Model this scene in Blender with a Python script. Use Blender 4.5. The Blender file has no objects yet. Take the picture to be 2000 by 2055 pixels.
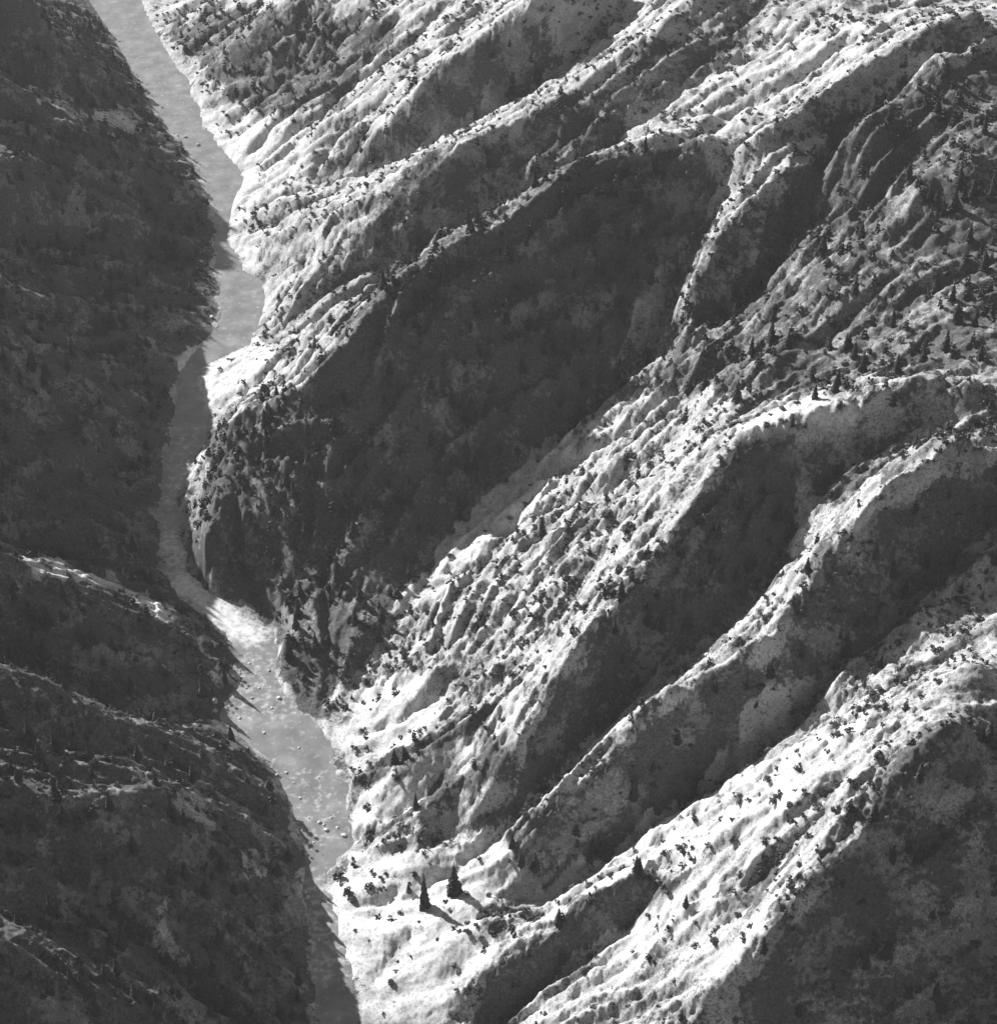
import bpy, math, random
import numpy as np
from mathutils import Vector, Matrix

# ------------------------------------------------------------------ camera
CAM_H = 700.0
PITCH = math.radians(38.0)                 # looking down by 38 degrees
VFOV = math.radians(30.0)
SW, SH = 2000.0, 2055.0                    # pixel frame used for measuring
FPX = (SH / 2) / math.tan(VFOV / 2)
scene = bpy.context.scene
cam_data = bpy.data.cameras.new('camera')
cam = bpy.data.objects.new('camera', cam_data)
scene.collection.objects.link(cam)
cam.location = (0, 0, CAM_H)
cam.rotation_euler = (math.pi / 2 - PITCH, 0, 0)
cam_data.sensor_fit = 'VERTICAL'
cam_data.angle = VFOV
cam_data.clip_start = 1.0
cam_data.clip_end = 20000.0
scene.camera = cam
scene.render.resolution_x = 996
scene.render.resolution_y = 1024

# ------------------------------------------------------------------ sky, sun, exposure
SUN_AZ = (-0.72, 0.69)                     # where the sun stands, seen from above
SUN_EL = math.radians(27.0)
SUN_STRENGTH = 5.0
SKY_STRENGTH = 0.05
EXPOSURE = 1.18
world = bpy.data.worlds.new('World')
scene.world = world
world.use_nodes = True
wn = world.node_tree.nodes; wl = world.node_tree.links
bg = wn['Background']
sky = wn.new('ShaderNodeTexSky')
sky.sky_type = 'NISHITA'; sky.sun_disc = False
sky.sun_elevation = SUN_EL
sky.sun_rotation = math.atan2(SUN_AZ[0], SUN_AZ[1])
bw = wn.new('ShaderNodeRGBToBW')           # black and white film
wl.new(sky.outputs['Color'], bw.inputs['Color'])
wl.new(bw.outputs['Val'], bg.inputs['Color'])
bg.inputs['Strength'].default_value = SKY_STRENGTH
sun_data = bpy.data.lights.new('sun', 'SUN')
sun_data.energy = SUN_STRENGTH
sun_data.angle = math.radians(0.5)
sun_data.color = (1.0, 1.0, 1.0)
sun = bpy.data.objects.new('sun', sun_data)
scene.collection.objects.link(sun)
_n = math.hypot(*SUN_AZ)
sdir = Vector((SUN_AZ[0] / _n * math.cos(SUN_EL), SUN_AZ[1] / _n * math.cos(SUN_EL), math.sin(SUN_EL)))
sun.rotation_euler = sdir.to_track_quat('Z', 'Y').to_euler()
sun.location = (-600, 900, 1500)
scene.view_settings.view_transform = 'Standard'
scene.view_settings.look = 'None'
scene.view_settings.exposure = EXPOSURE
scene.view_settings.gamma = 1.0
scene.view_settings.use_curve_mapping = False
scene.cycles.max_bounces = 3
scene.cycles.diffuse_bounces = 2
scene.cycles.glossy_bounces = 1

# ------------------------------------------------------------------ helpers
rng = np.random.default_rng(7)
random.seed(7)
SP, CP = math.sin(PITCH), math.cos(PITCH)

def unproject(u, v, z):
    """photograph position + height above the river -> place on the ground plan"""
    a = (u - SW / 2) / FPX
    b = (SH / 2 - v) / FPX
    dy = CP + b * SP
    dz = -SP + b * CP
    t = (z - CAM_H) / dz
    return a * t, dy * t

def project(x, y, z):
    dep = y * CP + (CAM_H - z) * SP
    up = y * SP - (CAM_H - z) * CP
    return SW / 2 + FPX * x / dep, SH / 2 - FPX * up / dep

def perlin(x, y, seed=0):
    r = np.random.default_rng(seed)
    perm = r.permutation(512)
    ang = r.uniform(0, 2 * np.pi, 512)
    gx, gy = np.cos(ang), np.sin(ang)
    xi = np.floor(x).astype(np.int64); yi = np.floor(y).astype(np.int64)
    xf = x - xi; yf = y - yi
    u = xf * xf * xf * (xf * (xf * 6 - 15) + 10)
    v = yf * yf * yf * (yf * (yf * 6 - 15) + 10)
    def g(ix, iy, fx, fy):
        h = perm[(perm[ix & 511] + iy) & 511]
        return gx[h] * fx + gy[h] * fy
    n00 = g(xi, yi, xf, yf); n10 = g(xi + 1, yi, xf - 1, yf)
    n01 = g(xi, yi + 1, xf, yf - 1); n11 = g(xi + 1, yi + 1, xf - 1, yf - 1)
    a = n00 + u * (n10 - n00); b = n01 + u * (n11 - n01)
    return (a + v * (b - a)) * 1.4

def fbm(x, y, size, octaves, seed=0, gain=0.5, ridged=False):
    out = 0; amp = 1.0; f = 1.0 / size
    for o in range(octaves):
        n = perlin(x * f + 17.3 * o, y * f - 9.1 * o, seed + o)
        out = out + amp * ((1 - 2 * np.abs(n)) if ridged else n)
        amp *= gain; f *= 2.03
    return out

# ------------------------------------------------------------------ the lie of the land
# every line: (u, v, height in metres above the river)
RIVER_LEFT = [(40,-250),(120,-90),(216,56),(258,127),(303,208),(345,266),(376,297),(408,355),(431,408),(432,502),(433,545),(442,587),(448,626),(425,672),(385,712),
    (358,750),(352,815),(342,881),(326,933),(321,994),(318,1020),(321,1072),(322,1106),(332,1135),(340,1168),(360,1198),(408,1232),(460,1282),(482,1321),
    (476,1374),(460,1405),(440,1432),(460,1466),(500,1495),(539,1522),(571,1583),(589,1638),(610,1696),(612,1754),(604,1790),(615,1838),(622,1890),(622,1943),(630,2000),(650,2120),(660,2300)]
RIVER_RIGHT = [(170,-250),(250,-70),(300,40),(330,95),(358,140),(384,165),(383,192),(402,213),(408,258),(432,271),(433,287),(450,305),(484,342),(490,366),(472,394),
    (464,421),(460,452),(455,481),(481,513),(490,545),(528,563),(534,605),(518,657),(503,689),(462,712),(400,738),(394,770),(408,790),(407,836),(418,855),(416,888),(392,915),
    (374,959),(358,985),(355,1043),(365,1085),(380,1116),(374,1142),(413,1174),(460,1205),(497,1242),(547,1263),(563,1303),(552,1347),(571,1394),(610,1431),
    (655,1473),(672,1510),(668,1530),(680,1556),(706,1580),(699,1617),(704,1651),(713,1690),(683,1716),(665,1745),(660,1785),(676,1837),(680,1879),(697,1916),(707,1959),(715,2000),(730,2120),(740,2300)]

LINES = dict(
 # ---- left bank
 Lg1=[(-120,80,110),(0,120,70),(55,155,56),(160,215,34),(260,230,14),(330,258,2)],
 Lc1=[(-120,100,150),(0,150,110),(60,190,95),(130,245,75),(210,285,50),(300,290,22),(360,300,4)],
 Ltop=[(-150,-200,230),(-60,-60,175),(60,-20,120)],
 Lc2=[(-150,280,150),(0,330,104),(110,350,74),(200,370,48),(290,400,26),(380,440,8)],
 Lg2=[(-150,420,115),(0,470,70),(120,480,42),(250,490,18),(400,510,3)],
 Lc2b=[(-150,520,140),(0,570,92),(120,590,56),(240,605,26),(350,615,8),(425,630,2)],
 Ledge=[(-160,700,132),(-10,720,92),(-10,880,60),(-160,900,92)],
 Lg3=[(-160,1030,70),(0,1070,40),(150,1112,24),(250,1150,11),(325,1178,2)],
 Lc3=[(-160,1060,125),(0,1100,90),(60,1130,78),(130,1140,67),(185,1160,55),(250,1190,40),(300,1210,30),(345,1235,20),(430,1290,8)],
 Lg4=[(-160,1230,90),(0,1290,56),(100,1360,38),(200,1420,22),(320,1440,9),(425,1437,1)],
 Lc4=[(-160,1270,140),(0,1340,104),(60,1350,97),(130,1405,80),(220,1445,62),(310,1470,46),(385,1490,34),(470,1545,19),(540,1590,8)],
 Lc5=[(-160,1500,140),(-10,1540,112),(150,1590,94),(330,1590,68),(430,1660,46),(520,1760,25),(575,1830,10)],
 Lg5=[(-100,1680,104),(110,1700,78),(200,1800,58),(300,1900,40),(420,2000,24),(520,2080,9)],
 Lc6=[(-160,1850,125),(0,1890,104),(120,1960,84),(250,2080,60),(380,2200,38)],
 # ---- right bank, far end
 C0=[(384,160,3),(440,105,30),(500,50,55),(600,-30,90),(750,-150,130)],
 G0=[(415,215,3),(500,180,22),(600,130,48),(700,75,78),(800,10,108),(920,-90,150)],
 C1=[(475,440,3),(560,400,17),(620,370,32),(680,335,46),(715,300,58),(765,250,80),(820,172,113),(890,120,152),(990,55,195),(1080,-10,230),(1220,-120,270)],
 G1=[(640,372,26),(740,347,42),(820,312,60),(900,267,80),(985,217,103),(1080,167,126),(1140,122,150),(1200,55,176),(1300,-60,215)],
 C2=[(462,482,3),(540,467,20),(600,447,38),(640,435,47),(690,408,62),(770,370,82),(850,314,102),(960,270,132),(1080,205,163),(1180,150,190),(1250,100,214),(1330,55,236),(1450,-60,280)],
 Ck=[(690,408,60),(655,450,49),(640,520,36),(600,580,24),(560,640,11),(528,665,4)],
 G2=[(520,692,2),(580,688,8),(650,650,18),(720,590,32),(800,530,48),(880,467,62),(960,432,76),(1035,405,90),(1100,360,108),(1170,312,126),(1260,252,158),(1350,202,188),(1420,160,204),(1500,100,228),(1540,55,244),(1640,-60,275)],
 A=[(470,815,64),(540,795,68),(600,770,80),(650,730,95),(690,690,108),(740,605,122),(780,555,132),(830,512,142),(920,458,157),(1000,440,168),(1060,400,180),(1180,312,200),(1290,276,214),(1400,270,224),(1500,265,238),(1600,215,262),(1720,130,292),(1850,60,325),(1980,-20,360)],

 Ar=[(470,815,58),(440,850,52),(430,900,49),(423,950,45),(412,1010,40),(408,1070,34),(432,1130,28),(484,1188,21),(545,1248,14),(572,1300,8),(590,1370,3)],

 G3=[(655,1470,2),(700,1382,6),(755,1302,10),(815,1230,15),(855,1145,21),(918,1058,29),(1015,960,40),(1112,876,54),(1218,800,71),(1305,738,88),(1390,675,108),(1480,610,136),(1560,500,168),(1640,400,200),(1700,310,230),(1790,230,262),(1900,130,300)],
 G3b=[(1335,760,86),(1340,640,116),(1370,520,146),(1420,405,180),(1470,345,203),(1560,280,233),(1650,200,263)],
 C4=[(1370,680,112),(1400,560,150),(1440,470,176),(1500,400,202),(1560,360,219),(1620,320,239),(1680,260,260),(1720,200,281),(1800,130,305),(1900,50,335)],
 R1=[(1480,760,150),(1600,640,180),(1720,520,214),(1850,400,252),(1960,300,285)],
 R1g=[(1530,790,165),(1680,690,196),(1800,600,226),(1950,480,265)],
 C3=[(775,1705,8),(870,1672,24),(940,1640,33),(1000,1590,45),(1050,1480,70),(1090,1400,88),(1170,1300,106),(1230,1180,124),(1300,1110,140),(1370,1030,157),(1430,950,174),(1480,872,192),(1560,840,207),(1650,822,222),(1720,800,234),(1800,760,252),(1960,690,290)],
 N1=[(672,1540,5),(705,1552,16),(770,1535,23),(830,1495,31),(900,1455,41),(960,1412,52),(1040,1340,67)],

 Ga=[(700,1574,2),(760,1562,8),(830,1522,17),(900,1482,28),(960,1440,40)],
 N2=[(704,1650,4),(760,1642,16),(830,1602,27),(880,1562,35),(940,1512,46),(1000,1440,60),(1060,1360,76)],
 Gb=[(735,1684,4),(800,1664,9),(870,1615,21),(940,1565,33),(1000,1500,49)],
 G4=[(880,1708,12),(950,1692,21),(1010,1652,32),(1100,1572,48),(1160,1502,59),(1220,1445,68),(1295,1385,79),(1370,1325,92),(1430,1278,102),(1490,1228,113),(1550,1150,131),(1585,1055,152),(1640,975,174),(1750,898,203),(1950,788,250)],
 C5=[(960,1745,20),(1060,1665,42),(1150,1570,58),(1240,1485,77),(1290,1432,90),(1370,1362,107),(1450,1312,124),(1500,1290,133),(1570,1230,150),(1620,1150,170),(1660,1080,192),(1720,1030,207),(1800,960,230),(1950,850,272)],
 G6=[(1000,1810,20),(1060,1792,26),(1150,1757,36),(1230,1702,47),(1310,1642,58),(1400,1572,72),(1480,1502,88),(1560,1450,102),(1640,1380,120),(1720,1290,142),(1800,1200,166),(1950,1060,206)],
 C6=[(860,2020,12),(940,1985,22),(1000,1940,30),(1060,1888,42),(1150,1838,55),(1200,1785,66),(1260,1742,78),(1340,1722,88),(1420,1670,104),(1540,1600,130),(1640,1530,154),(1720,1470,174),(1800,1400,197),(1960,1300,235)],
 G7=[(960,2070,8),(1090,1972,22),(1180,1902,36),(1250,1852,47),(1330,1782,66),(1390,1750,82)],
 C7=[(1150,2100,42),(1300,2020,68),(1470,1960,98),(1540,1860,120),(1640,1745,148),(1700,1665,168),(1740,1565,190),(1790,1500,210),(1950,1410,250)],
 G8=[(1500,2300,30),(1800,2150,64),(2000,2000,94),(2150,1850,120),(2300,1650,150)],
 bench=[(740,1770,8),(800,1790,12),(860,1800,15),(930,1775,19)],
 bench2=[(740,1860,9),(800,1850,13),(900,1840,18)],
)
# little ribs: (line in the picture, height of the rib, half width in metres)
RIBS = [
 ([(1075,345),(1110,300),(1150,262),(1200,215),(1260,160),(1310,100),(1350,50)], 9.0, 9),
 ([(1045,400),(1110,345),(1190,272),(1270,192),(1330,150),(1400,108)], 10.0, 9),
 ([(1200,298),(1290,240),(1350,205),(1400,170),(1460,125)], 7.0, 9),
 ([(1330,300),(1400,262),(1470,222),(1540,180),(1610,140),(1700,85)], -8.0, 10),
 ([(640,420),(720,372),(800,325)], -4.0, 7),
 ([(1410,1590),(1500,1535),(1560,1520),(1610,1485),(1670,1450)], -5.0, 6),
 ([(1400,1805),(1450,1740),(1500,1680),(1560,1620)], -5.0, 6),
 ([(1300,1960),(1345,1900),(1395,1865)], -5.0, 7),
 ([(1480,1815),(1545,1730),(1625,1645),(1690,1565)], -8.0, 10),
 ([(760,1960),(800,1900),(830,1870)], -3.0, 5),
 ([(900,1960),(950,1910),(990,1880)], -4.0, 6),
]

# crests raised and gullies deepened where the photograph shows them in full shade
RELIEF = dict(A=5, C3=5, G4=-2, C5=8, G6=-6, N1=4, N2=5, Ga=-2, Gb=-2, C7=6, C4=6, G3=-3, G3b=-6, R1=5, R1g=-5)

X0, X1, Y0, Y1 = -800.0, 960.0, 200.0, 2700.0
def resample(P, step=1.5):
    out = []
    for a, b in zip(P[:-1], P[1:]):
        n = max(1, int(math.dist(a[:2], b[:2]) / step))
        for i in range(n):
            t = i / n
            out.append([a[k] + t * (b[k] - a[k]) for k in range(3)])
    out.append(list(P[-1]))
    return out
def to_world(L, z=None, lift=0.0):
    out = []
    for p in L:
        h = p[2] if z is None else z
        if h > 110: h = 110 + (h - 110) * 0.55      # the heights flatten towards the tops
        h += lift * min(1.0, h / 35.0)
        x, y = unproject(p[0], p[1], h)
        out.append((x, y, h))
    return out

con = []
rl = to_world(RIVER_LEFT, 0.0); rr = to_world(RIVER_RIGHT, 0.0)
con += resample(rl); con += resample(rr)
for k, L in LINES.items():
    con += resample(to_world(L, None, RELIEF.get(k, 0.0)))
# ground beyond the picture
for p in [(-780,2650,160),(-500,2650,60),(300,2650,330),(900,2650,420),(900,1700,420),(930,1200,380),(930,800,320),(930,400,240),(700,230,150),(300,210,60),(-400,210,120),(-780,300,170),(-780,900,240),(-780,1500,260),(-780,2000,240)]:
    con.append(list(p))
con = np.array(con)

def solve(step, guess, iters):
    nx = int((X1 - X0) / step) + 1; ny = int((Y1 - Y0) / step) + 1
    ix = np.clip(np.rint((con[:, 0] - X0) / step).astype(int), 0, nx - 1)
    iy = np.clip(np.rint((con[:, 1] - Y0) / step).astype(int), 0, ny - 1)
    s = np.zeros((ny, nx)); c = np.zeros((ny, nx))
    np.add.at(s, (iy, ix), con[:, 2]); np.add.at(c, (iy, ix), 1)
    m = c > 0
    val = np.where(m, s / np.maximum(c, 1), 0)
    if guess is None:
        Z = np.full((ny, nx), con[:, 2].mean())
    else:
        gy, gx = guess.shape
        yy = np.linspace(0, gy - 1.001, ny); xx = np.linspace(0, gx - 1.001, nx)
        Z = bil(guess, *np.meshgrid(xx, yy))
    Z[m] = val[m]
    for _ in range(iters):
        P = np.pad(Z, 1, mode='edge')
        Z = 0.25 * (P[:-2, 1:-1] + P[2:, 1:-1] + P[1:-1, :-2] + P[1:-1, 2:])
        Z[m] = val[m]
    return Z
def bil(G, fx, fy):
    fx = np.clip(fx, 0, G.shape[1] - 1.001); fy = np.clip(fy, 0, G.shape[0] - 1.001)
    i = fx.astype(int); j = fy.astype(int); a = fx - i; b = fy - j
    return (G[j, i] * (1 - a) + G[j, i + 1] * a) * (1 - b) + (G[j + 1, i] * (1 - a) + G[j + 1, i + 1] * a) * b
Z = None
for step, it in ((32, 400), (16, 300), (8, 250), (4, 160)):
    Z = solve(step, Z, it)
STEP = 4.0
ny, nx = Z.shape
GX, GY = np.meshgrid(X0 + STEP * np.arange(nx), Y0 + STEP * np.arange(ny))

# river mask on the base grid (even-odd test of the river outline)
poly = np.array([p[:2] for p in rl] + [p[:2] for p in rr[::-1]])
def inside(px, py, poly):
    res = np.zeros(px.shape, bool)
    x0, y0 = poly[:, 0], poly[:, 1]; x1, y1 = np.roll(x0, -1), np.roll(y0, -1)
    for a, b, c, d in zip(x0, y0, x1, y1):
        if b == d: continue
        cond = ((b > py) != (d > py)) & (px < (c - a) * (py - b) / (d - b) + a)
        res ^= cond
    return res
def line_distance(px, py, P):
    """distance to a polyline"""
    best = np.full(px.shape, 1e9)
    for a, b in zip(P[:-1], P[1:]):
        dx, dy = b[0] - a[0], b[1] - a[1]
        L2 = dx * dx + dy * dy + 1e-9
        t = np.clip(((px - a[0]) * dx + (py - a[1]) * dy) / L2, 0, 1)
        best = np.minimum(best, np.hypot(px - a[0] - t * dx, py - a[1] - t * dy))
    return best
river = inside(GX, GY, poly)
# signed distance to the water's edge (blurred count is enough at this scale)
dist_bank = np.minimum(line_distance(GX, GY, rl), line_distance(GX, GY, rr))

# broken ground before the rain carves it
away = np.clip(dist_bank / 40.0, 0, 1)
Z = Z + away * (7.0 * fbm(GX, GY, 90, 5, 11, 0.55))

# rain: stream-power carving, a few passes
def carve(Z, passes=6, K=0.05):
    ny, nx = Z.shape
    N = ny * nx
    idx = np.arange(N).reshape(ny, nx)
    offs = [(-1,-1),(-1,0),(-1,1),(0,-1),(0,1),(1,-1),(1,0),(1,1)]
    for _ in range(passes):
        P = np.pad(Z, 1, mode='edge'); I = np.pad(idx, 1, mode='edge')
        best = np.zeros((ny, nx)); rec = idx.copy(); ln = np.full((ny, nx), STEP)
        for dy, dx in offs:
            d = STEP * math.hypot(dx, dy)
            s = (Z - P[1 + dy:1 + dy + ny, 1 + dx:1 + dx + nx]) / d
            b = s > best
            best[b] = s[b]; rec[b] = I[1 + dy:1 + dy + ny, 1 + dx:1 + dx + nx][b]; ln[b] = d
        order = np.argsort(Z.ravel())
        rec_l = rec.ravel().tolist(); area = [STEP * STEP] * N
        ol = order.tolist()
        for i in reversed(ol):
            r = rec_l[i]
            if r != i: area[r] += area[i]
        A = np.minimum(np.array(area), 60000.0)
        f = (K * np.sqrt(A) / ln.ravel()).tolist()
        z = Z.ravel().tolist()
        for i in ol:
            r = rec_l[i]
            if r != i and z[r] < z[i]:
                z[i] = (z[i] + f[i] * z[r]) / (1 + f[i])
        Z = np.array(z).reshape(ny, nx)
        P = np.pad(Z, 1, mode='edge')
        Z = Z + 0.06 * (P[:-2, 1:-1] + P[2:, 1:-1] + P[1:-1, :-2] + P[1:-1, 2:] - 4 * Z)
    return Z
Zc = carve(Z)
Z = Z + (Zc - Z) * np.clip(dist_bank / 15.0, 0, 1)
Z = np.where(river, np.minimum(-0.3 * dist_bank - 0.4, Z), np.maximum(Z, 0.35 + 0.12 * np.minimum(dist_bank, 20)))

# ribs
for P, h, w in RIBS:
    W = []
    for (u, v) in P:
        z = 100.0
        for _ in range(30):
            x, y = unproject(u, v, z)
            zz = float(bil(Z, np.array([(x - X0) / STEP]), np.array([(y - Y0) / STEP]))[0])
            z += 0.5 * (zz - z)
        W.append((x, y))
    d = line_distance(GX, GY, W)
    Z = Z + h * np.clip(1 - d / w, 0, 1)

def base_height(x, y):
    return bil(Z, (x - X0) / STEP, (y - Y0) / STEP)

# slope of the smoothed land, and the grain of the land: which way its ribs and gullies run
S1 = Z.copy()
for _ in range(12):
    P = np.pad(S1, 1, mode='edge')
    S1 = 0.5 * S1 + 0.125 * (P[:-2, 1:-1] + P[2:, 1:-1] + P[1:-1, :-2] + P[1:-1, 2:])
gy_, gx_ = np.gradient(S1, STEP)
slope = np.hypot(gx_, gy_)
tang = []
for k, Ln in LINES.items():
    W = to_world(Ln, None, RELIEF.get(k, 0.0))
    for a, b in zip(W[:-1], W[1:]):
        th2 = 2 * math.atan2(b[1] - a[1], b[0] - a[0])
        n = max(1, int(math.dist(a[:2], b[:2]) / 4))
        for q in range(n + 1):
            t = q / n
            tang.append((a[0] + t * (b[0] - a[0]), a[1] + t * (b[1] - a[1]), math.cos(th2), math.sin(th2)))
tang = np.array(tang)
con_keep = con
field = []
for comp in (2, 3):
    con = tang[:, [0, 1, comp]]
    F = None
    for stp, it in ((32, 200), (16, 120), (8, 60)):
        F = solve(stp, F, it)
    field.append(F)
con = con_keep
ang_x, ang_y = field
fs = 2.0
lnx = int((X1 - X0) / fs) + 1; lny = int((Y1 - Y0) / fs) + 1
LX, LY = np.meshgrid(X0 + fs * np.arange(lnx), Y0 + fs * np.arange(lny))
th_ = 0.5 * np.arctan2(bil(ang_y, (LX - X0) / 8.0, (LY - Y0) / 8.0), bil(ang_x, (LX - X0) / 8.0, (LY - Y0) / 8.0))
th_ = th_ + 0.30 * fbm(LX, LY, 60, 2, 301)
VX, VY = np.cos(th_), np.sin(th_)
def smear(src, steps, step):
    acc = src.copy(); ws = 1.0
    for sgn in (1, -1):
        px, py = LX.copy(), LY.copy(); ox, oy = VX * sgn, VY * sgn
        for k in range(steps):
            px += step * ox; py += step * oy
            fx, fy = (px - X0) / fs, (py - Y0) / fs
            jx = np.clip(np.rint(fx), 0, lnx - 1).astype(int); jy = np.clip(np.rint(fy), 0, lny - 1).astype(int)
            a, b = VX[jy, jx], VY[jy, jx]
            f = np.sign(a * ox + b * oy); f[f == 0] = 1
            ox, oy = a * f, b * f
            wk = 1 - k / (steps + 2)
            acc += wk * src[jy, jx]; ws += wk * wk
    return acc / math.sqrt(ws)
def box(a, n):
    for _ in range(n):
        P = np.pad(a, 1, mode='edge')
        a = 0.2 * (a + P[:-2, 1:-1] + P[2:, 1:-1] + P[1:-1, :-2] + P[1:-1, 2:])
    return a / a.std()
STREAK = smear(box(rng.standard_normal((lny, lnx)), 1), 12, 2.2); STREAK /= STREAK.std()
FURROW = smear(box(rng.standard_normal((lny, lnx)), 14), 14, 4.5); FURROW /= FURROW.std()

# ------------------------------------------------------------------ what grows where, plus shade painted dark (measured on the photograph, kept per place on the ground)
FOREST_AND_SHADE = [  # woods and brush; shaded slopes and gullies are darkened here as well
 (0.88, [(-300,-300),(150,-300),(215,55),(300,210),(345,268),(430,410),(430,560),(450,630),(385,712),(350,760),(340,880),(318,1000),(318,1110),(340,1180),(470,1290),(472,1380),(440,1432),(540,1525),(605,1700),(618,1960),(640,2300),(-300,2300)]),
 (0.92, [(418,880),(480,825),(560,805),(650,745),(700,692),(745,615),(790,560),(840,518),(930,468),(1000,450),(1060,408),(1180,322),(1300,288),(1400,285),(1440,350),(1410,420),(1370,490),(1290,590),(1230,700),(1180,790),(1130,900),(1040,985),(940,1075),(865,1160),(810,1240),(745,1300),(690,1370),(650,1440),(605,1420),(562,1350),(568,1290),(545,1255),(450,1185),(385,1120),(375,1080),(425,960)]),
 (0.90, [(890,1695),(1000,1615),(1055,1500),(1105,1410),(1185,1310),(1245,1190),(1315,1120),(1385,1040),(1445,960),(1490,890),(1560,880),(1600,930),(1610,1000),(1580,1100),(1540,1200),(1460,1265),(1370,1325),(1260,1405),(1180,1485),(1080,1575),(1000,1650)]),
 (0.74, [(1490,1990),(1570,1870),(1670,1760),(1730,1670),(1770,1560),(1815,1500),(2000,1410),(2300,1400),(2300,2300),(1450,2300)]),
 (0.88, [(1580,380),(1690,230),(1760,210),(1860,150),(2150,60),(2150,520),(1850,560),(1750,470),(1640,500),(1540,560),(1480,640),(1450,620),(1520,480)]),
 (0.84, [(330,60),(430,20),(640,20),(800,40),(750,130),(690,180),(600,215),(520,225),(450,180),(400,130)]),
 (0.80, [(1640,1090),(1700,1070),(1800,1010),(2100,880),(2100,1050),(1850,1200),(1760,1290),(1650,1360),(1560,1330),(1570,1280),(1625,1190)]),  # mottled trees, darkened further to stand for the slope's shade
 (0.82, [(1060,1760),(1010,1700),(1100,1600),(1250,1500),(1380,1390),(1500,1330),(1560,1380),(1450,1480),(1380,1560),(1280,1630),(1180,1710)]),  # mottled brush, with the spur's shaded side painted in
 (0.68, [(1480,900),(1700,880),(1760,820),(1920,740),(2150,650),(2150,850),(1900,900),(1740,960),(1650,1010),(1560,950)]),
 (0.80, [(1290,780),(1360,640),(1480,540),(1600,470),(1750,420),(1900,420),(2150,450),(2150,700),(1750,760),(1600,790),(1450,790)]),
 (0.70, [(750,410),(850,330),(1000,280),(1180,170),(1330,80),(1500,60),(1400,150),(1180,300),(1050,395),(900,455),(780,530),(700,570),(700,460)]),  # grey slope out of the sun, its shade painted into the ground
 (0.76, [(700,290),(780,250),(840,170),(990,70),(1130,60),(1090,150),(960,220),(820,300),(660,360)]),  # upper shaded face, darkened by colour in the same way
 (0.9, [(700,1568),(760,1540),(830,1488),(900,1450),(960,1415),(985,1440),(900,1492),(830,1532),(760,1572)]),  # narrow gully, its shadow put in as dark ground
 (0.9, [(730,1680),(790,1650),(860,1598),(930,1538),(1000,1475),(1015,1500),(940,1572),(870,1622),(800,1665)]),  # next gully down, shadow painted likewise
 (0.92, [(1050,1790),(1170,1715),(1250,1635),(1330,1565),(1400,1485),(1480,1435),(1495,1490),(1400,1570),(1310,1640),(1230,1700),(1150,1755)]),  # shaded band under the mottled spur, painted dark
 (0.95, [(985,1970),(1060,1892),(1150,1842),(1205,1788),(1265,1745),(1345,1765),(1240,1852),(1160,1912),(1090,1970),(1050,2060),(950,2060)]),  # bottom gully, shade painted in where bounce light leaves it pale
 (0.66, [(1150,905),(1190,790),(1240,700),(1295,590),(1375,490),(1440,420),(1490,480),(1450,600),(1410,720),(1310,790),(1240,800)]),
 (0.66, [(1480,1815),(1540,1720),(1620,1640),(1680,1570),(1700,1590),(1640,1680),(1580,1745),(1520,1810)]),
 (0.86, [(600,785),(640,715),(700,635),(760,552),(830,490),(930,438),(1040,390),(1170,296),(1195,325),(1060,415),(940,475),(840,525),(790,565),(745,620),(700,697),(650,750)]),  # crest strip darkened to dull its sunlit rim
 (0.60, [(1250,1970),(1330,1890),(1395,1870),(1390,1900),(1320,1970)]),
 (0.60, [(1420,1790),(1500,1690),(1520,1700),(1450,1800)]),
]
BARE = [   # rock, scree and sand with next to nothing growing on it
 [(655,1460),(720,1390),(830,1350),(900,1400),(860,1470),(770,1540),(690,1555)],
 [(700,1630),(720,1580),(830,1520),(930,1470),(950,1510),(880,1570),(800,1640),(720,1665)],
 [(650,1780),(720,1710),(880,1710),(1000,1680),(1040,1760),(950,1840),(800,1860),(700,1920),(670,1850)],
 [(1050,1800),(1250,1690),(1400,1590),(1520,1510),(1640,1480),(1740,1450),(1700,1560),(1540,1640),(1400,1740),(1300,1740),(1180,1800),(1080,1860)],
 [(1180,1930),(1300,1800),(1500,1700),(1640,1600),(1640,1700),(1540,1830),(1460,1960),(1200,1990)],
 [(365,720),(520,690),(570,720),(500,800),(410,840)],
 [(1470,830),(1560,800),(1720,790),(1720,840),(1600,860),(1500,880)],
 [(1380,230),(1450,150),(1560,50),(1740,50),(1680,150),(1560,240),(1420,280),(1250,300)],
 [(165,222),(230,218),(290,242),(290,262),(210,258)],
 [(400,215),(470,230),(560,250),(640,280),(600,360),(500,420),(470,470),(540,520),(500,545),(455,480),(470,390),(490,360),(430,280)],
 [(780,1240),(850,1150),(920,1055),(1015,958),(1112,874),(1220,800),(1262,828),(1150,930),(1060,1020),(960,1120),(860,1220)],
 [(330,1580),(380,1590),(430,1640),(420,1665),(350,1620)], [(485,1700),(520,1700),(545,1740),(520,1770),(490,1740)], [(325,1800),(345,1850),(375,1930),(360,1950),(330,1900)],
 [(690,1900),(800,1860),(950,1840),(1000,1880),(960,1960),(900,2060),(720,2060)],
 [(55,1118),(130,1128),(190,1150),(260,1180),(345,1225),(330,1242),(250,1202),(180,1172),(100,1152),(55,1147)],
 [(55,165),(110,190),(170,225),(150,235),(60,190)],
]
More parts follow.
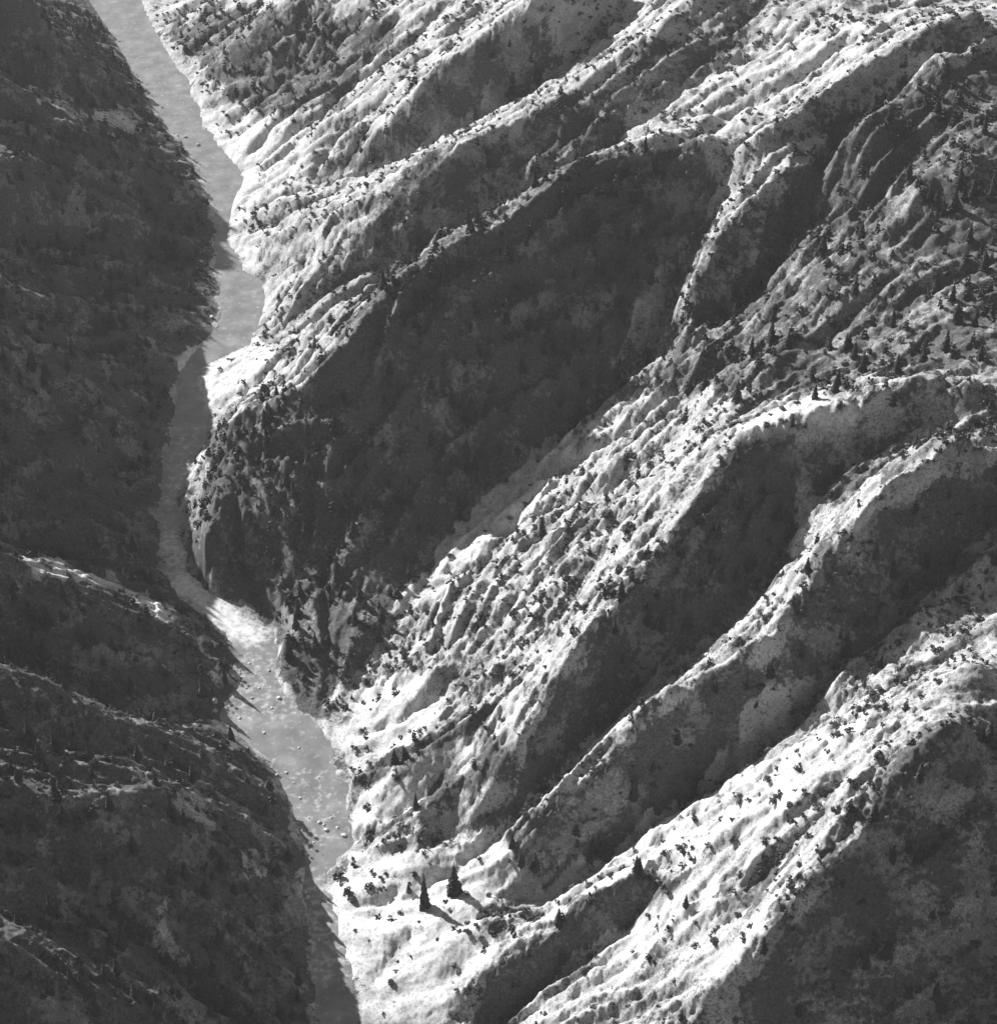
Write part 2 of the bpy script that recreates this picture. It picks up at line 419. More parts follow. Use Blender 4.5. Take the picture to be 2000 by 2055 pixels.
# ------------------------------------------------------------------ the terrain sheet: finer near the camera
NY, NX = 1020, 760
def y_rows():
    t = np.linspace(0, 1, 4001)
    yy = 230 * (2600 / 230) ** t
    dens = np.where((yy > 360) & (yy < 1720), 1.0, 0.30) / yy ** 0.25
    c = np.cumsum(dens); c = (c - c[0]) / (c[-1] - c[0])
    return np.interp(np.linspace(0, 1, NY), c, yy)
ROWS = y_rows()
s = np.linspace(-1, 1, NX)
s = np.sign(s) * (0.72 * np.abs(s) + 0.28 * np.abs(s) ** 3)
half = 0.262 * (ROWS * CP + CAM_H * SP) * 1.50
TX = s[None, :] * half[:, None] + 20.0
TY = np.repeat(ROWS[:, None], NX, 1)
hb = base_height(TX, TY)
sl = bil(slope, (TX - X0) / STEP, (TY - Y0) / STEP)
db = bil(dist_bank, (TX - X0) / STEP, (TY - Y0) / STEP)
inriver = bil(river.astype(float), (TX - X0) / STEP, (TY - Y0) / STEP)
land = np.clip(db / 12.0, 0, 1) * (inriver < 0.5)
st = bil(STREAK, (TX - X0) / fs, (TY - Y0) / fs)
fu = bil(FURROW, (TX - X0) / fs, (TY - Y0) / fs)
rock = np.clip((sl - 0.30) / 0.5, 0, 1)
wx = TX + 5 * fbm(TX, TY, 30, 2, 61); wy = TY + 5 * fbm(TX, TY, 30, 2, 71)
crag = (1 - np.abs(perlin(wx / 13.0, wy / 13.0, 301)) * 2.2) + 0.55 * (1 - np.abs(perlin(wx / 6.1, wy / 6.1, 302)) * 2.2) + 0.30 * (1 - np.abs(perlin(wx / 2.9, wy / 2.9, 303)) * 2.2)
furrow = 1.2 - 2.0 * np.abs(fu) ** 0.8                       # sharp ribs with open gullies between them
far = np.clip((TY - 1000) / 350, 0, 1)
furrow = furrow * np.clip(0.75 + 0.7 * fbm(TX, TY, 70, 2, 401), 0.25, 1.4) * (1 - 0.5 * far)
crag = crag * (1 - 0.5 * far)
detail = (0.55 + 0.6 * rock) * (2.4 * furrow + 1.35 * st + 1.3 * crag + 0.75 * fbm(TX, TY, 5, 3, 51, 0.7)) \
    + 0.55 * (1 - 2.2 * np.abs(perlin(wx / 3.4, wy / 3.4, 501))) * (0.4 + np.clip(fbm(TX, TY, 35, 2, 511) + 0.4, 0, 1.2)) + 0.16 * rng.standard_normal(TX.shape)
uu, vv = project(TX, TY, hb)
smooth = np.zeros(TX.shape)
for P_, w_ in ((BARE[0], 0.5), (BARE[1], 0.5), (BARE[2], 0.65), (BARE[3], 0.25), (BARE[4], 0.25), (BARE[10], 0.3), (BARE[14], 0.6)):
    smooth[inside(uu, vv, np.array(P_, float))] = w_
for _ in range(4):
    Pd = np.pad(smooth, 1, mode='edge'); smooth = 0.2 * (smooth + Pd[:-2, 1:-1] + Pd[2:, 1:-1] + Pd[1:-1, :-2] + Pd[1:-1, 2:])
detail = detail * (1 - smooth)
TZ = hb + land * detail
TZ = np.where((inriver < 0.5), np.maximum(TZ, 0.25), TZ)
me = bpy.data.meshes.new('terrain')
co = np.stack([TX, TY, TZ], -1).reshape(-1, 3).astype(np.float32)
q = np.arange(NY * NX).reshape(NY, NX)
quads = np.stack([q[:-1, :-1], q[:-1, 1:], q[1:, 1:], q[1:, :-1]], -1).reshape(-1, 4).astype(np.int32)
me.vertices.add(len(co)); me.vertices.foreach_set('co', co.ravel())
me.loops.add(quads.size); me.loops.foreach_set('vertex_index', quads.ravel())
me.polygons.add(len(quads))
me.polygons.foreach_set('loop_start', np.arange(0, quads.size, 4, dtype=np.int32))
me.polygons.foreach_set('loop_total', np.full(len(quads), 4, np.int32))
me.update(calc_edges=True)
terrain = bpy.data.objects.new('terrain', me)
scene.collection.objects.link(terrain)
terrain['kind'] = 'structure'


def height(x, y):
    """height of the finished sheet"""
    x = np.asarray(x, float); y = np.asarray(y, float)
    fy = np.interp(y, ROWS, np.arange(NY))
    hw = np.interp(y, ROWS, half)
    fx = np.interp((x - 20.0) / hw, s, np.arange(NX))
    return bil(TZ, fx, fy)

def ground_at(u, v):
    """where the line of sight through (u, v) first meets the ground"""
    a = (u - SW / 2) / FPX; b = (SH / 2 - v) / FPX
    d = np.array([a, CP + b * SP, -SP + b * CP])
    t = np.linspace(350, 2600, 6000)
    x = d[0] * t; y = d[1] * t; z = CAM_H + d[2] * t
    below = z < height(x, y)
    k = int(np.argmax(below))
    return float(x[k]), float(y[k]), float(height(x[k:k + 1], y[k:k + 1])[0])

def pix_inside(u, v, P):
    return inside(u, v, np.array(P, float))
def cover_shade_at(x, y, z, jitter=True):
    u, v = project(x, y, z)
    if jitter:
        u = u + 26 * fbm(x, y, 22, 3, 81) ; v = v + 26 * fbm(x, y, 22, 3, 91)
    c = np.full(u.shape, 0.48) - 0.12 * np.clip((y - 1000) / 300, 0, 1)
    for w, P in FOREST_AND_SHADE[:12]:
        m = pix_inside(u, v, P); c[m] = np.maximum(c[m], w)
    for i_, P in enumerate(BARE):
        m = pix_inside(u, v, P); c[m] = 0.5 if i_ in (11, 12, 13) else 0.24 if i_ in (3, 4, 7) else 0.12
    for w, P in FOREST_AND_SHADE[12:]:
        m = pix_inside(u, v, P); c[m] = np.maximum(c[m], w)
    return c
COVER_AND_SHADE = cover_shade_at(TX, TY, TZ)
COVER_AND_SHADE = COVER_AND_SHADE + 0.10 * (np.clip(np.abs(fu), 0, 2) - 0.8) - 0.03 * np.clip(st, -2, 2)            # brush keeps to the rills
at = me.attributes.new('cover_and_shade', 'FLOAT', 'POINT')  # also carries the shade painted into slopes and gullies
at.data.foreach_set('value', COVER_AND_SHADE.ravel().astype(np.float32))

# ------------------------------------------------------------------ materials (shades of grey: black and white film)
def nodes_of(name):
    m = bpy.data.materials.new(name); m.use_nodes = True
    nt = m.node_tree
    return m, nt.nodes, nt.links, nt.nodes['Principled BSDF']
def grey(v): return (v, v, v, 1)
def noise(N, L, vec, scale, detail=4, rough=0.6):
    n = N.new('ShaderNodeTexNoise'); n.inputs['Scale'].default_value = scale
    n.inputs['Detail'].default_value = detail; n.inputs['Roughness'].default_value = rough
    L.new(vec, n.inputs['Vector']); return n.outputs['Fac']
def ramp(N, L, fac, stops):
    r = N.new('ShaderNodeValToRGB')
    while len(r.color_ramp.elements) < len(stops): r.color_ramp.elements.new(0.5)
    for e, (p, c) in zip(r.color_ramp.elements, stops):
        e.position = p; e.color = grey(c)
    L.new(fac, r.inputs['Fac']); return r.outputs['Color']
def mix(N, L, fac, a, b):
    m = N.new('ShaderNodeMix'); m.data_type = 'RGBA'
    for sock, val in ((m.inputs[0], fac), (m.inputs[6], a), (m.inputs[7], b)):
        if isinstance(val, (int, float)): sock.default_value = val if sock.type == 'VALUE' else grey(val)
        else: L.new(val, sock)
    return m.outputs[2]
def math_(N, L, op, a, b=None, clamp=False):
    m = N.new('ShaderNodeMath'); m.operation = op; m.use_clamp = clamp
    for i, val in enumerate((a, b)):
        if val is None: continue
        if isinstance(val, (int, float)): m.inputs[i].default_value = val
        else: L.new(val, m.inputs[i])
    return m.outputs[0]

m_ter, N, L, B = nodes_of('rock_scrub_and_shade')
B.inputs['Roughness'].default_value = 0.95
B.inputs['Specular IOR Level'].default_value = 0.1
geo = N.new('ShaderNodeNewGeometry').outputs['Position']
rockn = noise(N, L, geo, 0.09, 2, 0.65)
rockc = ramp(N, L, rockn, [(0.30, 0.26), (0.48, 0.42), (0.62, 0.52)])
fine = noise(N, L, geo, 0.7, 2, 0.7)
finec = ramp(N, L, fine, [(0.34, 0.42), (0.52, 0.9), (0.7, 1.0)])
mul = N.new('ShaderNodeMix'); mul.data_type = 'RGBA'; mul.blend_type = 'MULTIPLY'; mul.inputs[0].default_value = 0.8
L.new(rockc, mul.inputs[6]); L.new(finec, mul.inputs[7])
rockc = mul.outputs[2]
cov = N.new('ShaderNodeAttribute'); cov.attribute_name = 'cover_and_shade'; cov = cov.outputs['Fac']
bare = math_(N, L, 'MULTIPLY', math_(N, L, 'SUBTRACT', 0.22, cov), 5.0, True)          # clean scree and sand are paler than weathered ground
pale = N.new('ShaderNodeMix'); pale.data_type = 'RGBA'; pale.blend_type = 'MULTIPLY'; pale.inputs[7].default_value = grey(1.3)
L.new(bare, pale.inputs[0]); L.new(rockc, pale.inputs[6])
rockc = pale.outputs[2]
# brush and painted shade: patches of several sizes, thicker where the cover is high
small = math_(N, L, 'MULTIPLY', math_(N, L, 'SUBTRACT', noise(N, L, geo, 0.33, 3, 0.75), 0.5), 1.5)
large = math_(N, L, 'MULTIPLY', math_(N, L, 'SUBTRACT', noise(N, L, geo, 0.05, 2, 0.6), 0.5), 1.9)
thr = math_(N, L, 'ADD', math_(N, L, 'ADD', small, large), math_(N, L, 'SUBTRACT', math_(N, L, 'MULTIPLY', cov, 0.95), 0.46))
fac = math_(N, L, 'MULTIPLY', thr, 4.0, True)
spk = math_(N, L, 'MULTIPLY', math_(N, L, 'SUBTRACT', math_(N, L, 'ADD', fine, math_(N, L, 'MULTIPLY', cov, 0.35)), 0.66), 9.0, True)   # low plants and stones
fac = math_(N, L, 'MAXIMUM', fac, math_(N, L, 'MULTIPLY', spk, 0.8))
brush_shade = ramp(N, L, fine, [(0.3, 0.035), (0.7, 0.11)])  # dark tone for brush and for painted shade
L.new(mix(N, L, fac, rockc, brush_shade), B.inputs['Base Color'])
me.materials.append(m_ter)

m_wat, N, L, B = nodes_of('river_water')
B.inputs['Roughness'].default_value = 0.45
geo = N.new('ShaderNodeNewGeometry').outputs['Position']
foam = noise(N, L, geo, 0.08, 3, 0.6)
rap = N.new('ShaderNodeAttribute'); rap.attribute_name = 'rapids'; rap = rap.outputs['Fac']
still = ramp(N, L, foam, [(0.35, 0.11), (0.55, 0.16), (0.70, 0.22)])
white = math_(N, L, 'MULTIPLY', math_(N, L, 'SUBTRACT', math_(N, L, 'ADD', noise(N, L, geo, 0.25, 4, 0.65), math_(N, L, 'MULTIPLY', rap, 0.45)), 0.64), 3.0, True)
L.new(mix(N, L, white, still, 0.55), B.inputs['Base Color'])
bump = N.new('ShaderNodeBump'); bump.inputs['Strength'].default_value = 0.2; bump.inputs['Distance'].default_value = 0.15
L.new(noise(N, L, geo, 0.6, 4, 0.7), bump.inputs['Height']); L.new(bump.outputs['Normal'], B.inputs['Normal'])
RAPIDS = [(1.0, [(335,1158),(380,1138),(500,1240),(550,1265),(525,1305),(460,1278),(400,1225),(350,1190)]),
 (0.7, [(318,1060),(365,1075),(385,1118),(360,1145),(325,1135)]),
 (0.36, [(460,1310),(565,1300),(610,1430),(560,1460),(440,1440)]),
 (0.30, [(540,1520),(670,1545),(705,1650),(650,1730),(600,1640)]),
 (0.42, [(595,1740),(670,1750),(705,1980),(610,1980)]),
 (0.34, [(345,860),(420,850),(400,900),(370,985),(330,1060),(318,1040)]),
 (0.16, [(216,50),(320,60),(370,170),(400,260),(350,260)])]
rgx = np.arange(-420, 60, 4.0); rgy = np.arange(380, 2600, 4.0)
RX, RY = np.meshgrid(rgx, rgy)
ru, rv = project(RX, RY, np.zeros_like(RX))
rap_v = np.full(RX.shape, 0.12)
for w, P_ in RAPIDS:
    m_ = pix_inside(ru + 8 * fbm(RX, RY, 12, 2, 5), rv + 8 * fbm(RX, RY, 12, 2, 6), P_); rap_v[m_] = np.maximum(rap_v[m_], w)
for _ in range(3):
    Pd = np.pad(rap_v, 1, mode='edge')
    rap_v = 0.4 * rap_v + 0.15 * (Pd[:-2, 1:-1] + Pd[2:, 1:-1] + Pd[1:-1, :-2] + Pd[1:-1, 2:])
RZ = 0.03 * fbm(RX, RY, 14, 3, 15) * (0.4 + 2.0 * rap_v)
wet = bil(river.astype(float), (RX - X0) / STEP, (RY - Y0) / STEP) > 0
wetp = wet.copy()
for _ in range(4):
    Pd = np.pad(wetp, 1); wetp = wetp | Pd[:-2, 1:-1] | Pd[2:, 1:-1] | Pd[1:-1, :-2] | Pd[1:-1, 2:]
qi = np.arange(RX.size).reshape(RX.shape)
fc = np.stack([qi[:-1, :-1], qi[:-1, 1:], qi[1:, 1:], qi[1:, :-1]], -1)[wetp[:-1, :-1]]
use = np.unique(fc); remap = np.zeros(RX.size, int); remap[use] = np.arange(len(use))
wm = bpy.data.meshes.new('river')
wm.from_pydata(np.stack([RX, RY, RZ], -1).reshape(-1, 3)[use].tolist(), [], remap[fc].tolist())
wm.polygons.foreach_set('use_smooth', np.ones(len(wm.polygons), bool))
wa = wm.attributes.new('rapids', 'FLOAT', 'POINT'); wa.data.foreach_set('value', rap_v.ravel()[use].astype(np.float32))
wm.materials.append(m_wat)
wo = bpy.data.objects.new('river', wm); scene.collection.objects.link(wo); wo['kind'] = 'structure'

def plant_material(name, lo, hi):
    m, N, L, B = nodes_of(name)
    B.inputs['Roughness'].default_value = 0.9
    B.inputs['Specular IOR Level'].default_value = 0.15
    geo = N.new('ShaderNodeNewGeometry').outputs['Position']
    L.new(ramp(N, L, noise(N, L, geo, 0.35, 3), [(0.3, lo), (0.7, hi)]), B.inputs['Base Color'])
    return m
m_needle = plant_material('conifer_needles', 0.035, 0.075)
m_leaf = plant_material('scrub_leaves', 0.05, 0.11)
m_bark = plant_material('bark', 0.08, 0.14)

# ------------------------------------------------------------------ plants
def crown_conifer(r, whorls, per, leaf=1.0):
    """unit-high conifer crown: drooping, ragged branch sprays; returns quads (n,4,3)"""
    Q = []
    for w in range(whorls):
        t = w / (whorls - 1)
        z = 0.10 + 0.86 * t
        rad = (0.19 * (1 - t) ** 0.8 + 0.012)
        for k in range(max(3, int(per * (1 - 0.6 * t)))):
            a = 2 * math.pi * (k + r.random()) / max(3, int(per * (1 - 0.6 * t))) + w
            R = rad * r.uniform(0.6, 1.2)
            wd = R * r.uniform(0.35, 0.6) * leaf + 0.012
            ca, sa = math.cos(a), math.sin(a)
            z0 = z + r.uniform(-0.03, 0.03)
            tip = np.array([ca * R, sa * R, z0 - R * r.uniform(0.2, 0.6)])
            root = np.array([0, 0, z0 + 0.05])
            mid = (root * 0.45 + tip * 0.55) + np.array([0, 0, r.uniform(0.0, 0.03)])
            side = np.array([-sa, ca, 0]) * wd
            Q.append([root, mid - side, tip, mid + side])
            up = np.array([0, 0, 1]) * wd * 0.8
            Q.append([root, mid - up, tip, mid + up])
    Q.append([[0.012, 0, 0.9], [0, 0.012, 0.9], [-0.008, -0.008, 0.92], [0, 0, 1.0]])
    return np.array(Q, float)
def crown_bush(r, n):
    """unit-wide rounded bush of small leaf sprays in clumps"""
    Q = []
    clumps = [np.array([r.uniform(-.28, .28), r.uniform(-.28, .28), r.uniform(0.18, 0.5)]) for _ in range(7)]
    for k in range(n):
        c = clumps[k % 7]
        d = np.array([r.gauss(0, 1), r.gauss(0, 1), r.gauss(0.25, 1)]); d /= np.linalg.norm(d)
        p = c + d * r.uniform(0.12, 0.24)
        p[2] = max(p[2], 0.02)
        a = np.cross(d, [r.gauss(0, 1), r.gauss(0, 1), r.gauss(0, 1)]); a /= np.linalg.norm(a)
        b = np.cross(d, a) + d * r.uniform(-0.6, 0.6)
        sc = r.uniform(0.07, 0.14)
        Q.append([p - a * sc, p - b * sc * .7, p + a * sc, p + b * sc * .7])
    return np.array(Q, float)
def trunk_quads(h0, h1, r0, r1, n=6):
    Q = []
    for k in range(n):
        a, b = 2 * math.pi * k / n, 2 * math.pi * (k + 1) / n
        Q.append([[r0 * math.cos(a), r0 * math.sin(a), h0], [r0 * math.cos(b), r0 * math.sin(b), h0], [r1 * math.cos(b), r1 * math.sin(b), h1], [r1 * math.cos(a), r1 * math.sin(a), h1]])
    return np.array(Q, float)
def quad_mesh(name, Q, mats, mat_index=None):
    Q = np.asarray(Q, np.float32)
    n = len(Q)
    m = bpy.data.meshes.new(name)
    m.vertices.add(n * 4); m.vertices.foreach_set('co', Q.reshape(-1))
    m.loops.add(n * 4); m.loops.foreach_set('vertex_index', np.arange(n * 4, dtype=np.int32))
    m.polygons.add(n)
    m.polygons.foreach_set('loop_start', np.arange(0, n * 4, 4, dtype=np.int32))
    m.polygons.foreach_set('loop_total', np.full(n, 4, np.int32))
    for mt in mats: m.materials.append(mt)
    if mat_index is not None: m.polygons.foreach_set('material_index', np.asarray(mat_index, np.int32))
    m.update(calc_edges=True)
    return m
r_ = random.Random(5)
CONIFER = [crown_conifer(r_, 13, 11) for _ in range(4)]
CONIFER_SMALL = [crown_conifer(r_, 5, 5, 1.9) for _ in range(4)]
BUSH = [crown_bush(r_, 150) for _ in range(4)]
BUSH_SMALL = [crown_bush(r_, 20) for _ in range(4)]
for q_ in BUSH_SMALL:                                  # fewer, broader sprays
    c_ = q_.mean(1, keepdims=True); q_[:] = c_ + (q_ - c_) * 2.0
TRUNK = trunk_quads(-0.06, 0.75, 0.022, 0.006)
STEM = trunk_quads(-0.12, 0.35, 0.045, 0.02, 5)
ME_CROWN = [quad_mesh('conifer_crown', q_, [m_needle]) for q_ in CONIFER]
ME_TRUNK = quad_mesh('conifer_trunk', TRUNK, [m_bark])
ME_BUSH = [quad_mesh('bush_crown', q_, [m_leaf]) for q_ in BUSH]
ME_STEM = quad_mesh('bush_stem', STEM, [m_bark])

def visible(x, y, z):
    """is this place seen from the camera, or does a ridge stand in the way"""
    t = np.linspace(0.35, 0.985, 90)[:, None]
    X = x[None] * t; Y = y[None] * t; Zr = CAM_H + (z[None] - CAM_H) * t
    ok = Y > ROWS[0]
    return ~np.any(ok & (height(X, np.maximum(Y, ROWS[0])) > Zr), axis=0)

# scatter: many random places, kept according to what grows there
def scatter(n, density, seed):
    r = np.random.default_rng(seed)
    yy = r.uniform(330, 1900, n)
    hw = np.interp(yy, ROWS, half) * 0.80
    xx = r.uniform(-1, 1, n) * hw + 10
    keep0 = r.random(n) < hw / hw.max()
    xx, yy = xx[keep0], yy[keep0]
    zz = height(xx, yy)
    inr = bil(river.astype(float), (xx - X0) / STEP, (yy - Y0) / STEP)
    db_ = bil(dist_bank, (xx - X0) / STEP, (yy - Y0) / STEP)
    c = cover_shade_at(xx, yy, zz)
    k = (r.random(len(xx)) < density(c, xx, yy)) & (inr < 0.02) & (db_ > 5) & (zz > 0.8)
    return xx[k], yy[k], zz[k], c[k], r
clump = lambda x, y, seed: np.clip(0.5 + 1.1 * fbm(x, y, 45, 3, seed), 0, 1)
tx, ty, tz, tc, r = scatter(60000, lambda c, x, y: np.clip((c - 0.34) * 0.7, 0, 1) * (0.12 + 1.2 * clump(x, y, 5)), 21)
th = r.uniform(4.5, 10.5, len(tx)) * (0.8 + 0.4 * r.random(len(tx))) * np.where(tc > 0.70, 1.15, 0.80)
bx_, by_, bz_, bc_, r2 = scatter(150000, lambda c, x, y: np.clip(0.02 + 0.75 * c - 1.2 * np.clip(c - 0.5, 0, 1), 0, 0.5) * (0.08 + 1.5 * clump(x, y, 9) ** 1.5), 33)
bw_ = r2.uniform(1.3, 4.6, len(bx_)) * (0.7 + 0.5 * r2.random(len(bx_)))

def place_name(u, v):
    if u < 640 and u < 330 + 0.2 * (v - 200) and v < 1100: return 'left_far'
    if u < 640 and v >= 1100 and pix_inside(np.array([u]), np.array([v]), FOREST_AND_SHADE[0][1])[0]: return 'left_near'
    for key, i in (('hollow', 1), ('second', 2), ('corner', 3), ('top', 4), ('right', 6), ('mottled', 7), ('saddle', 8)):
        if pix_inside(np.array([u]), np.array([v]), FOREST_AND_SHADE[i][1])[0]: return key
    if v > 1650: return 'pale_low'
    if u > 1400: return 'pale_right'
    if v < 700: return 'far'
    return 'pale_mid'
WHERE = dict(
 left_far='in the upper left forest above the river',
 left_near='in the lower left forest above the river',
 hollow='in the big shaded hollow mid picture',
 second='on the shaded slope right of the middle spur',
 corner='on the dim lower right corner slope',
 top='on the dark upper right slope',
 right='on the mottled right edge slope',
 mottled='on the mottled spur above the brightest ridge',
 saddle='below the pale saddle at right',
 pale_low='on the bright bare bottom ridges',
 pale_right='on the pale broken right slopes',
 far='on the far slopes across the river',
 pale_mid='on the sunlit middle spur')
SHORT = dict(left_far='upper left forest', left_near='lower left forest', hollow='shaded hollow', second='second shaded slope', corner='lower right corner slope',
 top='upper right slope', right='right edge slope', mottled='mottled spur', saddle='slope below the saddle', pale_low='bright bottom ridges', pale_right='pale right slopes', far='far slopes', pale_mid='sunlit middle spur')
def third(u, v):
    """which part of the frame, in plain words"""
    return ('left', 'middle', 'right')[min(2, max(0, int(u / 667)))], ('upper', 'central', 'lower')[min(2, max(0, int(v / 686)))]

def tag(o, label, cat, group=None):
    o['label'] = label; o['category'] = cat
    if group: o['group'] = group
def add_plant(kind, x, y, z, size, aspect=1.0, label=None, group=None, seed=0):
    root = bpy.data.objects.new('conifer_tree' if kind == 'tree' else 'bush', None)
    scene.collection.objects.link(root)
    root.location = (x, y, z - 0.02 * size)
    root.rotation_euler = (0, 0, random.uniform(0, 6.28))
    w = size * aspect
    root.scale = (w, w, size)
    crown = bpy.data.objects.new('crown', (ME_CROWN if kind == 'tree' else ME_BUSH)[seed % 4])
    stem = bpy.data.objects.new('trunk', ME_TRUNK if kind == 'tree' else ME_STEM)
    for o in (crown, stem):
        scene.collection.objects.link(o); o.parent = root
    tag(root, label, 'tree' if kind == 'tree' else 'bush', group)
    return root

# single trees that stand out in the photograph: (u, v of the foot, height px, slenderness, label)
LONE = [
 (852, 1818, 64, 0.62, 'slim upright lone conifer on the white bench beside the river, the left of two'),
 (912, 1795, 62, 0.95, 'broader lone conifer on the white bench beside the river, the right of two'),
]
for i, (u, v, hp, asp, lab) in enumerate(LONE):
    x, y, z = ground_at(u, v)
    dep = y * CP + (CAM_H - z) * SP
    dl = math.atan2(CAM_H - z, y)
    add_plant('tree', x, y, z, hp * dep / FPX / math.cos(dl), asp, lab, None, i)
# dark round and pointed plants that can be picked out one by one
SPOTS = [(1679,775,34,'t'),(1634,800,30,'t'),(1570,824,18,'b'),(1597,812,14,'b'),(1520,836,12,'b'),(1546,836,12,'b'),(1534,860,20,'b'),(1588,858,24,'t'),(1686,822,20,'b'),(1570,850,16,'b'),
 (1087,1078,40,'t'),(1122,1035,22,'b'),(1212,1040,26,'b'),(1073,1245,30,'b'),(1122,1215,22,'b'),(1170,1225,22,'b'),(1285,1120,24,'b'),(1325,1095,20,'b'),(1245,1150,24,'b'),(1210,1190,34,'b'),(1030,1235,20,'b'),(1090,1195,20,'b'),(1255,1070,40,'b'),
 (680,1765,26,'b'),(712,1738,16,'b'),(750,1757,10,'b'),(775,1757,10,'b'),(700,1795,24,'b'),(740,1785,22,'b'),(765,1788,16,'b'),(820,1785,18,'t'),(795,1680,18,'b'),(770,1690,12,'b'),
 (1695,1318,34,'t'),(1765,1340,26,'t'),(1828,1345,16,'b'),(1876,1310,16,'b'),(1880,1372,18,'b'),(1912,1343,10,'b'),(1850,1400,20,'b'),(1765,1220,18,'b'),(1610,1185,18,'b'),(1540,1570,20,'b'),(1600,1545,24,'b'),(1660,1510,16,'b'),(1530,1505,18,'b'),
 (1320,1635,26,'b'),(1440,1575,18,'b'),(1370,1710,24,'b'),(1375,1820,30,'t'),(1300,1840,16,'b'),(1330,1690,12,'b'),(960,1725,12,'b'),(935,1872,14,'b'),(955,1858,14,'b'),(935,1795,12,'b'),(980,1800,14,'b'),(965,1830,14,'b'),(985,1820,12,'b'),
 (1225,1760,16,'b'),(1180,1775,14,'b'),(1550,1610,22,'b'),(1580,1620,18,'b'),(1500,1610,14,'b'),(1470,1690,18,'b'),(1560,1690,20,'b'),(1610,1640,16,'b'),(840,1690,18,'t'),(812,1660,14,'b')]
ORD = ['leftmost', 'second from left', 'third from left', 'fourth from left', 'fifth from left', 'sixth from left', 'seventh from left', 'eighth from left', 'ninth from left', 'tenth from left', 'eleventh from left', 'twelfth from left', 'thirteenth from left'] + ['%dth from left' % k for k in range(14, 40)]
def rank(u, v, k):
    same = sorted(p[:2] for p in SPOTS if p[3] == k and place_name(p[0], p[1]) == place_name(u, v))
    return ORD[same.index((u, v))]
for i, (u, v, hp, k) in enumerate(SPOTS):
    x, y, z = ground_at(u, v)
    dep = y * CP + (CAM_H - z) * SP
    size = hp * dep / FPX
    p = SHORT[place_name(u, v)]
    if k == 't':
        add_plant('tree', x, y, z, size / 0.75, 0.95, 'lone pointed conifer, ' + rank(u, v, k) + ', ' + WHERE[place_name(u, v)], 'lone conifers, ' + p, i)
    else:
        add_plant('bush', x, y, z, size * 0.95, random.uniform(1.0, 1.2), 'standout dark bush, ' + rank(u, v, k) + ', ' + WHERE[place_name(u, v)], 'standout bushes, ' + p, i)

# the scattered rest: the largest in view as single plants, everything else as one mass
def split(x, y, z, size, n):
    dep = y * CP + (CAM_H - z) * SP
    u, v = project(x, y, z)
    inframe = (u > -30) & (u < SW + 30) & (v > -20) & (v < SH + 60)
    vis = visible(x, y, z + size * 0.6)
    score = np.where(inframe & vis, size / dep, 0)
    o = np.argsort(-score)
    return o[:n], o[n:]
BANK = lambda h: 'waterside' if h < 12 else 'low-standing' if h < 40 else 'mid-slope' if h < 80 else 'high-standing'
near, rest = split(tx, ty, tz, th, 290)
for j, i in enumerate(near):
    u, v = project(tx[i], ty[i], tz[i])
    k = place_name(float(u), float(v))
    add_plant('tree', tx[i], ty[i], tz[i], th[i], random.uniform(0.9, 1.25), ('tall ' if th[i] > 12.5 else 'mid-sized ' if th[i] > 11 else 'small ') + BANK(tz[i]) + ' conifer ' + WHERE[k], 'conifers, ' + SHORT[k], j)
nearb, restb = split(bx_, by_, bz_, bw_, 240)
for j, i in enumerate(nearb):
    u, v = project(bx_[i], by_[i], bz_[i])
    k = place_name(float(u), float(v))
    add_plant('bush', bx_[i], by_[i], bz_[i], bw_[i] * 0.8, random.uniform(1.1, 1.4), ('wide ' if bw_[i] > 5.2 else 'small ') + BANK(bz_[i]) + ' scrub bush ' + WHERE[k], 'scrub bushes, ' + SHORT[k], j)
def mass(name, x, y, z, size, aspect, shapes, mat, label, cat, seed):
    r = np.random.default_rng(seed)
    out = []
    var = r.integers(0, len(shapes), len(x)); ang = r.uniform(0, 2 * np.pi, len(x)); asp = r.uniform(*aspect, len(x))
    for k, Q in enumerate(shapes):
        m = np.where(var == k)[0]
        c, sn = np.cos(ang[m])[:, None, None], np.sin(ang[m])[:, None, None]
        w = (size[m] * asp[m])[:, None, None]
        X = (c * Q[None, :, :, 0] - sn * Q[None, :, :, 1]) * w + x[m][:, None, None]
        Y = (sn * Q[None, :, :, 0] + c * Q[None, :, :, 1]) * w + y[m][:, None, None]
        ZZ = Q[None, :, :, 2] * size[m][:, None, None] + z[m][:, None, None] - 0.1
        out.append(np.stack([X, Y, ZZ], -1).reshape(-1, 4, 3))
    o = bpy.data.objects.new(name, quad_mesh(name, np.concatenate(out), [mat]))
    scene.collection.objects.link(o)
    o['kind'] = 'stuff'; tag(o, label, cat)
mass('forest', tx[rest], ty[rest], tz[rest], th[rest], (1.0, 1.4), CONIFER_SMALL, m_needle, 'dark conifer forest covering the shaded canyon slopes', 'forest', 3)
mass('scrub', bx_[restb], by_[restb], bz_[restb], bw_[restb] * 0.8, (1.1, 1.5), BUSH_SMALL, m_leaf, 'low dark scrub dotted over the canyon slopes', 'scrub', 4)

